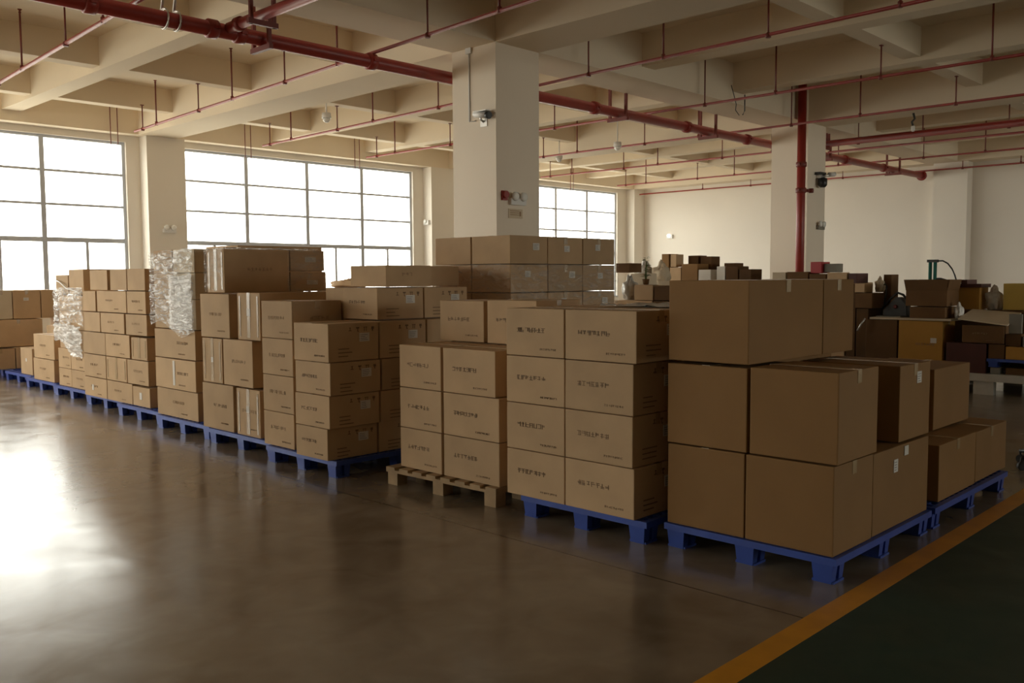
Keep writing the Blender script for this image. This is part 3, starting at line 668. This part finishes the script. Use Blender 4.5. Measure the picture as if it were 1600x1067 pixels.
carton(5.07, 5.50, 16.4, 17.0, .96, 1.44, 'large brown carton with tape patch, left edge top', m='kraft', group=g, tape='y', sticker=(-.05, .3, .08, .05))
carton(5.51, 5.95, 16.4, 17.0, .96, 1.44, 'large brown carton, right of the taped one at the left', m='kraft', group=g, tape='y')
carton(4.72, 5.06, 16.4, 17.0, .96, 1.44, 'pale carton at the extreme left edge before the window', m='kraft_light', group=g, tape='y')

# stack in front of the near pillar
g = 'flat cartons stacked in front of the near pillar'
zs = [T + k * .2635 for k in range(8)]
for k in range(5, 8):
    zz0 = [0, 0, 0, 0, 0, 1.198, 1.463, 1.728][k]; zz1 = [0, 0, 0, 0, 0, 1.460, 1.726, 1.995][k]
    rn = ['', '', '', '', '', 'lowest visible', 'wrapped middle', 'top'][k]
    for i in range(3):
        carton(6.0 + i * .523, 6.518 + i * .523, 5.82, 6.335, zz0, zz1, 'flat carton before the near pillar, %s row, %s of the right side' % (rn, ['left', 'middle', 'right'][i]), group=g, tape='x' if i == 0 else 'y', sticker=[(-.06, .14, .075, .06), (.05, .13, .09, .065), (-.02, .12, .08, .06)][(i + k) % 3])
    carton(6.0, 6.518, 6.345, 6.86, zz0, zz1, 'flat carton before the near pillar, %s row, far left' % rn, group=g, tape='x')
for i in range(3): carton(6.0 + i * .523, 6.518 + i * .523, 5.82, 6.86, T, 1.195, 'tall carton low in the pillar stack, %s' % ['front', 'middle', 'rear'][i], group=g, tape=None)

# ---------------------------------------------------------------- stretch film
def film(label, path, z0, z1, m='film', amp=.02, out=1, nz=26, step=.045, ragged=.06, seed=1, twist=0, group='clear stretch film round the cartons'):
    pts = []
    for (ax, ay), (b_x, by) in zip(path[:-1], path[1:]):
        n = max(2, int(math.hypot(b_x - ax, by - ay) / step))
        nx, ny = (by - ay), -(b_x - ax); L_ = math.hypot(nx, ny)
        for k in range(n + (1 if (b_x, by) == path[-1] else 0)): pts.append((ax + (b_x - ax) * k / n, ay + (by - ay) * k / n, nx / L_ * out, ny / L_ * out))
    bm = NB(); g_ = []
    for i, (px, py, nx, ny) in enumerate(pts):
        s = i * step; lo = z0 + ragged * noise.noise(Vector((s * 2.2, seed, 3))) + twist * (i / len(pts) - .5); hi = z1 + ragged * .4 * noise.noise(Vector((s * 3, seed, 8)))
        col = []
        for k in range(nz + 1):
            z = lo + (hi - lo) * k / nz
            d = .006 + amp * (abs(noise.noise(Vector((s * 6, z * 16 + s * 3, seed)))) + .35 * abs(noise.noise(Vector((s * 20, z * 45, seed + 5)))))
            col.append(bm.verts.new((px + nx * d, py + ny * d, z)))
        g_.append(col)
    for i in range(len(g_) - 1):
        for k in range(nz):
            f = bm.faces.new((g_[i][k], g_[i + 1][k], g_[i + 1][k + 1], g_[i][k + 1])); f.smooth = True
    me = bpy.data.meshes.new('stretch_film'); bm.to_mesh(me); bm.free(); me.materials.append(MT[m])
    o = bpy.data.objects.new('stretch_film', me); C.objects.link(o); tag(o, label, 'plastic film', group); return o
film('wrinkled clear film over the upper cartons of the tall stack', [(4.352, 9.64), (4.352, 8.655)], 1.08, 1.90, 'film', .035, 1, 34, ragged=.16, seed=2, twist=-.05)
film('clear film tight over the lit side of the middle row before the near pillar', [(5.992, 6.88), (5.992, 5.81)], 1.20, 1.725, 'film_clear', .018, 1, 24, ragged=.03, seed=5)
film('clear film tight over the shaded labelled side before the near pillar', [(5.99, 5.812), (7.60, 5.812)], 1.20, 1.725, 'film_clear', .018, 1, 24, ragged=.03, seed=6)
film('bright crumpled film over the right column of the tall stack', [(4.335, 9.16), (4.335, 8.66)], 1.09, 1.64, 'film_thick', .03, 1, 30, ragged=.05, seed=44)
film('crumpled loose film hanging low on the leftmost wrapped stack', [(4.63, 13.28), (4.63, 12.31)], .66, 1.0, 'film_thick', .09, 1, 24, ragged=.16, seed=11, twist=-.2)
film('clear film around the upper rows of the leftmost wrapped stack', [(4.65, 13.34), (4.65, 12.31)], 1.0, 1.50, 'film', .04, 1, 26, ragged=.1, seed=17)
film('clear film wrapping the end of the long dark carton', [(5.02, 8.005), (5.515, 8.005)], 1.47, 1.90, 'film_clear', .012, 1, 18, ragged=.02, seed=23)
film('clear film over the pale end of the long dark carton', [(4.325, 8.37), (4.325, 8.01)], 1.48, 1.90, 'film_clear', .012, 1, 18, ragged=.02, seed=29)

def sheet(label, x0, x1, y0, y1, z, m='film_thick', amp=.02, seed=3):
    bm = NB(); n = 22; g_ = []
    for i in range(n + 1):
        g_.append([bm.verts.new((x0 + (x1 - x0) * i / n + .04 * noise.noise(Vector((k * .4, seed, i * .1))), y0 + (y1 - y0) * k / n + .04 * noise.noise(Vector((i * .4, seed, 4))),
                   z + .004 + amp * abs(noise.noise(Vector((i * .5, k * .35, seed)))))) for k in range(n + 1)])
    for i in range(n):
        for k in range(n): f = bm.faces.new((g_[i][k], g_[i + 1][k], g_[i + 1][k + 1], g_[i][k + 1])); f.smooth = True
    me = bpy.data.meshes.new('plastic_sheet'); bm.to_mesh(me); bm.free(); me.materials.append(MT[m])
    o = bpy.data.objects.new('plastic_sheet', me); C.objects.link(o); return tag(o, label, 'plastic film')
sheet('pale plastic sheet lying on top of the four-high printed stack', 4.9, 5.42, 3.18, 3.9, 1.40, 'bag', .025)
sheet('clear plastic lying on the long dark carton', 4.4, 5.45, 8.05, 8.36, 1.893, 'film_thick', .02, 7)
bm = NB(); tube(bm, [(4.655, 13.3, 1.60), (4.63, 13.05, 1.57), (4.62, 12.8, 1.49), (4.62, 12.4, 1.44), (4.6, 12.1, 1.43)], .008, 8)
tag(obj('film_strand', bm, 'bag'), 'twisted strand of film hanging across the leftmost wrapped stack', 'plastic film')

# ---------------------------------------------------------------- goods piled in the right background
g = 'white wooden platforms in the right background'
def platform(x0, y0, lx, ly, h, label):
    t = thing('wooden_platform', label, 'platform', (x0, y0, 0), 0, g)
    bm = NB(); bx(bm, 0, lx, 0, ly, h - .10, h); obj('deck', bm, 'white_wood', t)
    for fx in (0, lx - .16):
        for fy in (.02, ly / 2, ly - .58 if ly > 2 else ly - .3): bm = NB(); bx(bm, fx + .02, fx + .14, fy, fy + .25, 0, h - .10); obj('block', bm, 'white_wood', t)
    bm = NB(); bx(bm, .03, lx - .03, .02, .8, 0, .02); obj('base_board', bm, 'white_wood', t)
platform(13.06, 1.7, 1.5, 2.62, .28, 'long white wooden platform at the right edge, standing on blocks')
platform(13.06, 4.36, 1.5, 1.42, .28, 'white wooden platform behind the corner cartons')
gd = 'boxes piled in the right background'
K = dict(group=gd)
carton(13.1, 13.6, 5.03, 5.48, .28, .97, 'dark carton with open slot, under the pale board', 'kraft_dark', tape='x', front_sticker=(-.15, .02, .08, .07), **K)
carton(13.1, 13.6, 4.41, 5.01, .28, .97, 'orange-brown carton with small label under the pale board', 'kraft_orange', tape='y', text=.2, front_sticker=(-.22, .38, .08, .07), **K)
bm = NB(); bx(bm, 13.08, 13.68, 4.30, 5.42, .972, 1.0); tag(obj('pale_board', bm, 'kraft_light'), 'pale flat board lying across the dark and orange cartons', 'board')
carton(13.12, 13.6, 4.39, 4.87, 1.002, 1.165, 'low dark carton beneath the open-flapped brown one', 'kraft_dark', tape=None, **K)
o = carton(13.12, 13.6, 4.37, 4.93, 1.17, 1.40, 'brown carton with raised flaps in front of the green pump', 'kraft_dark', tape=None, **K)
bm = NB(); hx, hy = .24, .28
for a, b, tx, ty in ((-hx, hx, 0, 1), (-hx, hx, 0, -1), (-hy, hy, 1, 0), (-hy, hy, -1, 0)):
    d = .03
    if ty:
        v = [(a, ty * hy, .22), (b, ty * hy, .22), (b, ty * (hy + d), .37), (a, ty * (hy + d), .37)]
    else:
        v = [(tx * hx, a, .22), (tx * hx, b, .22), (tx * (hx + d), b, .37), (tx * (hx + d), a, .37)]
    q = [bm.verts.new(c) for c in v] + [bm.verts.new((c[0] * .985, c[1] * .985, c[2])) for c in v]
    for f in ((0, 1, 2, 3), (4, 5, 6, 7), (0, 1, 5, 4), (1, 2, 6, 5), (2, 3, 7, 6), (3, 0, 4, 7)): bm.faces.new([q[i] for i in f])
obj('flap', bm, 'kraft_dark', o)
# green twin-tube pump with hoses
t = thing('barrel_pump', 'green twin-tube pump with curved black hose behind the open carton', 'pump', (13.95, 4.86, .28))
bm = NB()
for s in (-.035, .035): tube(bm, [(0, s, .05), (0, s, 1.51)], .024, 12)
obj('pump_tube', bm, 'green_metal', t)
bm = NB(); bx(bm, -.03, .03, -.075, .075, 1.51, 1.55); obj('pump_head', bm, 'dark_metal', t)
bm = NB(); bx(bm, -.15, .15, -.15, .15, 0, .05); obj('base_plate', bm, 'dark_metal', t)
bm = NB(); tube(bm, [(0, -.07, 1.53), (0, -.14, 1.53), (0, -.21, 1.49), (0, -.27, 1.41), (0, -.31, 1.32), (0, -.34, 1.22), (0, -.35, 1.16)], .011, 8)
tube(bm, [(0, -.03, 1.27), (0, -.12, 1.27), (0, -.22, 1.24), (0, -.3, 1.19), (0, -.36, 1.16)], .013, 8); obj('hose', bm, 'black', t)
# supports behind
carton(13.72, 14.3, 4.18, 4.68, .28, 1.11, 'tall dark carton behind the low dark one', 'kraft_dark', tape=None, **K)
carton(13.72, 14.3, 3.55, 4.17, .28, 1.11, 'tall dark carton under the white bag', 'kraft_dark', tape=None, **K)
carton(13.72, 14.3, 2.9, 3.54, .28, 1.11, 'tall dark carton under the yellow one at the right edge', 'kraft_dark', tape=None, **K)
o = carton(13.76, 14.15, 4.15, 4.44, 1.115, 1.43, 'orange-brown carton with dark lid right of the pump hose', 'kraft_orange', tape=None, front_sticker=None, **K)
bm = NB(); bx(bm, -.22, .22, -.17, .17, .31, .36); bx(bm, -.21, .21, .02, .1, .36, .42); obj('lid', bm, 'darkred_card', o)
carton(13.8, 14.25, 3.15, 3.86, 1.115, 1.485, 'yellow printed carton at the right picture edge', 'yellow_card', tape='x', text=.1, **K)
def bag(c, s, label, seed=1, m='bag', cat='bag', name='plastic_bag', group=None):
    bm = NB(); bmesh.ops.create_icosphere(bm, subdivisions=4, radius=1)
    for v in bm.verts:
        d = 1 + .35 * noise.noise(v.co * 1.7 + Vector((seed, 0, 0))) + .12 * noise.noise(v.co * 6 + Vector((seed, 3, 0)))
        v.co = Vector((v.co.x * s[0] * d, v.co.y * s[1] * d, max(v.co.z * s[2] * d, -s[2] * .75)))
        if v.co.z > s[2] * .5: v.co.x *= .55; v.co.y *= .55
    zmin = min(v.co.z for v in bm.verts)
    for v in bm.verts: v.co.z -= zmin
    for f in bm.faces: f.smooth = True
    return tag(obj(name, bm, m, loc=c), label, cat, group)
gb = 'crumpled bags among the background boxes'
bag((13.98, 4.02, 1.11), (.13, .11, .19), 'crumpled white plastic bag left of the yellow carton', 3, group=gb)
bag((13.3, 4.27, 1.0), (.08, .055, .13), 'small white crumpled bag at the right end of the pale board', 8, group=gb)
carton(13.1, 13.62, 3.64, 4.16, .69, .93, 'brown printed carton under the tilted pale lid', 'kraft_dark', tape=None, text=.5, **K)
carton(13.1, 13.62, 3.85, 4.36, .28, .685, 'dark red carton on the white platform', 'darkred_card', tape=None, **K)
bm = NB()
vs = [bm.verts.new(c) for c in ((-.30, -.31, -.08), (-.30, .31, -.01), (.30, .31, .10), (.30, -.31, .06), (-.30, -.31, -.065), (-.30, .31, .005), (.30, .31, .115), (.30, -.31, .075))]
for f in ((3, 2, 1, 0), (4, 5, 6, 7), (0, 1, 5, 4), (1, 2, 6, 5), (2, 3, 7, 6), (3, 0, 4, 7)): bm.faces.new([vs[i] for i in f])
o = obj('cardboard_sheet', bm, 'kraft_light', loc=(13.38, 3.9, 1.01)); tag(o, 'tilted pale cardboard sheet lying on the brown printed carton', 'cardboard')
carton(13.15, 13.2, 3.44, 3.60, .83, 1.09, 'upright grey board sheet beside the tilted lid', 'grey_card', tape=None, **K)
plastic_pallet(13.1, 2.6, .6, 1.24, 'blue pallet raised on dark blocks at the right edge', z=.375, h=.11)
carton(13.15, 13.5, 3.0, 3.62, .28, .375, 'flat dark carton under the raised blue pallet, right', 'kraft_dark', tape=None, **K)
carton(13.12, 13.3, 3.68, 3.80, .28, .375, 'small grey block under the raised blue pallet', 'grey_card', tape=None, **K)
carton(13.12, 13.6, 2.95, 3.62, .487, .66, 'brown carton lying on the raised blue pallet', 'kraft_orange', tape=None, **K)
carton(13.12, 13.5, 2.95, 3.42, .662, .80, 'crumpled pale papers box above the blue pallet', 'grey_card', tape=None, **K)
carton(13.12, 13.65, 3.63, 3.83, .487, .685, 'narrow dark carton beside the dark red one', 'kraft_dark', tape=None, **K)
carton(13.14, 13.6, 3.44, 3.63, .665, .825, 'small dark carton under the grey board sheet', 'kraft_dark', tape=None, **K)
# pile right of the far pillar
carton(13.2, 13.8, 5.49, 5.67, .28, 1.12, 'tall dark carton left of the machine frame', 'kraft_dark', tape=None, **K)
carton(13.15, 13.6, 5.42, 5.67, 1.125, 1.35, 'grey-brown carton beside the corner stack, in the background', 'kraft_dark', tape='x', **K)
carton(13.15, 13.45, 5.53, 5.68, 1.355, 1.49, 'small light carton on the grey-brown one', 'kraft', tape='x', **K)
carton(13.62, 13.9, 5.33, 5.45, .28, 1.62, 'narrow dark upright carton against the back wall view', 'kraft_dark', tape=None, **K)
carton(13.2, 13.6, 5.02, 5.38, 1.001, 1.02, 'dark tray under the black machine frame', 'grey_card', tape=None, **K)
t = thing('machine_frame', 'black oily machine part with a raised lever on the pale board', 'machine', (13.4, 5.17, 1.02))
bm = NB(); prof = [(-.20, 0), (.16, 0), (.15, .08), (.06, .17), (-.03, .27), (-.10, .26), (-.19, .16)]
a_ = [bm.verts.new((-.09, q[0], q[1])) for q in prof]; b_ = [bm.verts.new((.12, q[0] * .9, q[1])) for q in prof]
bm.faces.new(a_); bm.faces.new(b_[::-1])
for k in range(7): bm.faces.new((a_[k], a_[(k + 1) % 7], b_[(k + 1) % 7], b_[k]))
bmesh.ops.bevel(bm, geom=list(bm.edges), offset=.012, segments=2, affect='EDGES'); obj('housing', bm, 'dark_metal', t)
bm = NB(); lathe(bm, [(.02, -.115), (.03, -.10), (.02, -.09)], 16, (0, -.03, .13), 'X'); obj('flange', bm, 'rod', t)
bm = NB(); tube(bm, [(0, .19, .1), (0, .10, .22), (0, -.02, .33), (0, -.1, .30), (0, -.19, .2)], .018, 8); obj('lever', bm, 'black', t)
bm = NB(); tube(bm, [(0, .17, .15), (0, .15, .3), (0, .14, .42), (0, .165, .46), (0, .18, .44)], .013, 8); obj('handle', bm, 'black', t)
bm = NB(); tube(bm, [(-.1, .17, -.12), (-.12, .22, -.2), (-.13, .27, -.3)], .012, 8)
tag(obj('steel_rod', bm, 'steel', loc=(13.15, 5.3, 1.1)), 'short bright metal rod leaning beside the corner stack', 'rod')
plastic_pallet(13.15, 5.82, 1.2, 1.15, 'blue pallet behind the corner cartons')
plastic_pallet(13.15, 7.05, 1.2, 1.1, 'blue pallet beneath the distant boxes')
plastic_pallet(13.15, 8.2, 1.2, 1.1, 'blue pallet left of the distant boxes')
for yy, d in ((5.84, 'right'), (7.07, 'middle'), (8.22, 'left')): carton(13.2, 14.2, yy, yy + 1.0, T, 1.5, 'tall storage carton under the distant small boxes, ' + d, 'kraft', tape=None, **K)
carton(13.25, 13.65, 6.83, 7.06, 1.505, 1.665, 'pale pinkish small carton left of the red pipe foot', 'kraft_light', tape=None, **K)
carton(13.25, 13.65, 6.46, 6.81, 1.505, 1.67, 'dark flat carton just below the red vertical pipe', 'kraft_dark', tape=None, **K)
carton(13.25, 13.65, 6.17, 6.44, 1.505, 1.635, 'dark tray under the red box', 'kraft_dark', tape=None, **K)
carton(13.3, 13.6, 6.27, 6.45, 1.64, 1.82, 'small bright red box at the foot of the far pillar', 'red_card', tape=None, **K)
carton(13.35, 13.6, 6.06, 6.25, 1.655, 1.79, 'grey-green small box right of the red one', 'grey_card', tape=None, **K)
carton(13.36, 13.6, 5.96, 6.16, 1.505, 1.65, 'dark small carton carrying the grey-green box', 'kraft_dark', tape=None, **K)
carton(13.24, 13.34, 5.84, 6.15, 1.505, 1.655, 'brown flat carton seen right of the far pillar', 'kraft', tape='x', **K)
carton(13.25, 13.65, 5.69, 5.82, 1.49, 1.64, 'dark reddish small box beside the brown flat carton', 'darkred_card', tape=None, **K)
carton(13.2, 13.8, 5.68, 5.82, .28, 1.485, 'narrow tall carton beside the platform pile', 'kraft_dark', tape=None, **K)
bag((13.53, 5.46, 1.355), (.08, .07, .13), 'pale reddish bag in the narrow box gap, right of the small boxes', 21, m='kraft_light', group=gb)
# distant boxes left
carton(13.25, 13.55, 9.02, 9.17, 1.505, 2.0, 'tall narrow brown carton, left end of the distant row', 'kraft_plain', tape=None, **K)
carton(13.25, 13.6, 8.77, 9.0, 1.505, 1.765, 'light carton low in the distant row', 'kraft', tape='x', **K)
carton(13.25, 13.6, 8.44, 8.76, 1.505, 1.82, 'brown carton in the middle of the distant row', 'kraft_plain', tape=None, **K)
carton(13.27, 13.5, 8.88, 9.0, 1.77, 1.99, 'light upright carton on top of the low light one', 'kraft', tape=None, **K)
carton(13.62, 13.9, 8.66, 8.87, 1.505, 1.97, 'dark-fronted carton rising behind the distant row', 'kraft_dark', tape=None, **K)
carton(13.62, 13.9, 8.40, 8.62, 1.505, 1.95, 'dark carton rising at the right of the distant row', 'kraft_dark', tape=None, **K)
carton(13.25, 13.6, 8.18, 8.42, 1.505, 1.72, 'cream carton right of the tall distant row', 'white_card', tape=None, **K)
carton(13.65, 13.95, 7.97, 8.17, 1.505, 1.83, 'dark square carton behind the white one', 'kraft_dark', tape=None, **K)
carton(13.25, 13.6, 7.91, 8.07, 1.505, 1.77, 'white-fronted small carton in the distance', 'white_card', tape=None, **K)
carton(13.25, 13.6, 7.67, 7.90, 1.505, 1.77, 'brown carton right of the white-fronted one', 'kraft_dark', tape=None, **K)
carton(13.25, 13.6, 7.43, 7.65, 1.505, 1.72, 'low dark carton at the right of the distant group', 'kraft_dark', tape=None, **K)
# things between the pillar stack and the distant boxes
plastic_pallet(10.4, 6.95, 1.2, 1.15, 'blue pallet behind the stack before the pillar')
carton(10.45, 11.3, 7.0, 7.36, T, 1.27, 'tall dark carton behind the wrapped pillar stack', 'kraft_dark', tape=None, **K)
carton(10.45, 11.3, 7.38, 8.05, T, 1.27, 'tall brown carton behind the wrapped pillar stack', 'kraft', tape=None, **K)
carton(10.46, 10.9, 7.38, 7.70, 1.275, 1.49, 'olive-brown carton below the dusty plant', 'kraft', tape='x', **K)
carton(10.46, 10.9, 7.08, 7.36, 1.275, 1.475, 'dark carton right of the olive-brown one', 'kraft_dark', tape=None, **K)
carton(10.42, 10.95, 7.04, 7.27, 1.48, 1.545, 'pale flat carton jutting toward the corner stack', 'kraft_light', tape=None, **K)
bag((10.60, 7.88, 1.27), (.12, .105, .20), 'pale sack beneath the small brown carton beside the pillar stack', 5, group=gb)
carton(10.45, 10.75, 7.78, 8.02, 1.662, 1.80, 'small brown carton on the pale sack', 'kraft_dark', tape=None, **K)
carton(10.80, 11.1, 7.76, 8.02, 1.275, 1.655, 'upright carton behind the pale sack', 'kraft_light', tape=None, **K)
t = thing('potted_plant', 'dusty green plant in a brown pot before the far corner', 'plant', (10.6, 7.60, 1.49))
bm = NB(); lathe(bm, [(.03, 0), (.04, .01), (.05, .08), (.045, .08), (.04, .07)], 16); obj('pot', bm, 'kraft_dark', t)
bm = NB(); tube(bm, [(0, 0, .06), (.01, .01, .2), (0, -.01, .33)], .012, 8, rads=[.016, .012, .006]); obj('stem', bm, 'leaf', t)
bm = NB(); rr = random.Random(4)
for k in range(46):
    a = rr.uniform(0, 6.28); h = rr.uniform(.08, .37); L_ = rr.uniform(.03, .075) * (1.2 - h); up = rr.uniform(-.01, .04)
    c = Vector((0, 0, h)); d = Vector((math.cos(a), math.sin(a), 0)); s_ = Vector((-d.y, d.x, 0)) * L_ * .28
    q = [bm.verts.new(c), bm.verts.new(c + d * L_ * .6 + s_ + Vector((0, 0, up))), bm.verts.new(c + d * L_ * 1.3 + Vector((0, 0, up * .4))), bm.verts.new(c + d * L_ * .6 - s_ + Vector((0, 0, up)))]
    bm.faces.new(q)
obj('leaves', bm, 'leaf', t)
plastic_pallet(12.0, 8.3, .9, .75, 'blue pallet under the pale bundles in the background')
carton(12.05, 12.6, 8.32, 9.0, T, 1.5, 'tall pale carton under the pale bundles', 'kraft_light', tape=None, **K)
bag((12.28, 8.82, 1.5), (.14, .12, .21), 'pale white bundle behind the plant', 31, group=gb)
bag((12.28, 8.50, 1.5), (.15, .14, .2), 'cream-coloured bundle right of the plant', 37, m='kraft_light', group=gb)
plastic_pallet(7.9, 10.9, 1.1, 1.05, 'blue pallet behind the labelled stack near the window')
carton(7.95, 8.5, 10.95, 11.85, T, 1.46, 'tall brown carton in the gap before the middle window', 'kraft', tape=None, **K)
bag((8.2, 11.35, 1.455), (.2, .36, .085), 'heap of brown packing on the carton in the window gap', 41, m='kraft', group=gb)

# swivel stool at the right edge
t = thing('swivel_chair', 'black five-star chair base at the right edge of the picture', 'chair', (8.42, 1.93, 0), math.radians(20))
bm = NB(); lathe(bm, [(.03, .11), (.035, .17), (.025, .2), (.025, .42)], 16); obj('gas_column', bm, 'black', t)
for k in range(5):
    a = math.radians(72 * k + 50); d = Vector((math.cos(a), math.sin(a), 0))
    bm = NB(); tube(bm, [d * .02 + Vector((0, 0, .15)), d * .3 + Vector((0, 0, .10))], .02, 8, rads=[.026, .016]); leg = obj('base_leg', bm, 'black', t)
    bm = NB(); tube(bm, [d * .29 + Vector((-d.y, d.x, 0)) * -.018 + Vector((0, 0, .035)), d * .29 + Vector((-d.y, d.x, 0)) * .018 + Vector((0, 0, .035))], .035, 14); tube(bm, [d * .295 + Vector((0, 0, .04)), d * .295 + Vector((0, 0, .105))], .01, 8); obj('caster', bm, 'dark_metal', leg)
bm = NB(); lathe(bm, [(.16, .42), (.19, .43), (.2, .46), (.18, .49), (.02, .495)], 24); obj('seat', bm, 'black', t)
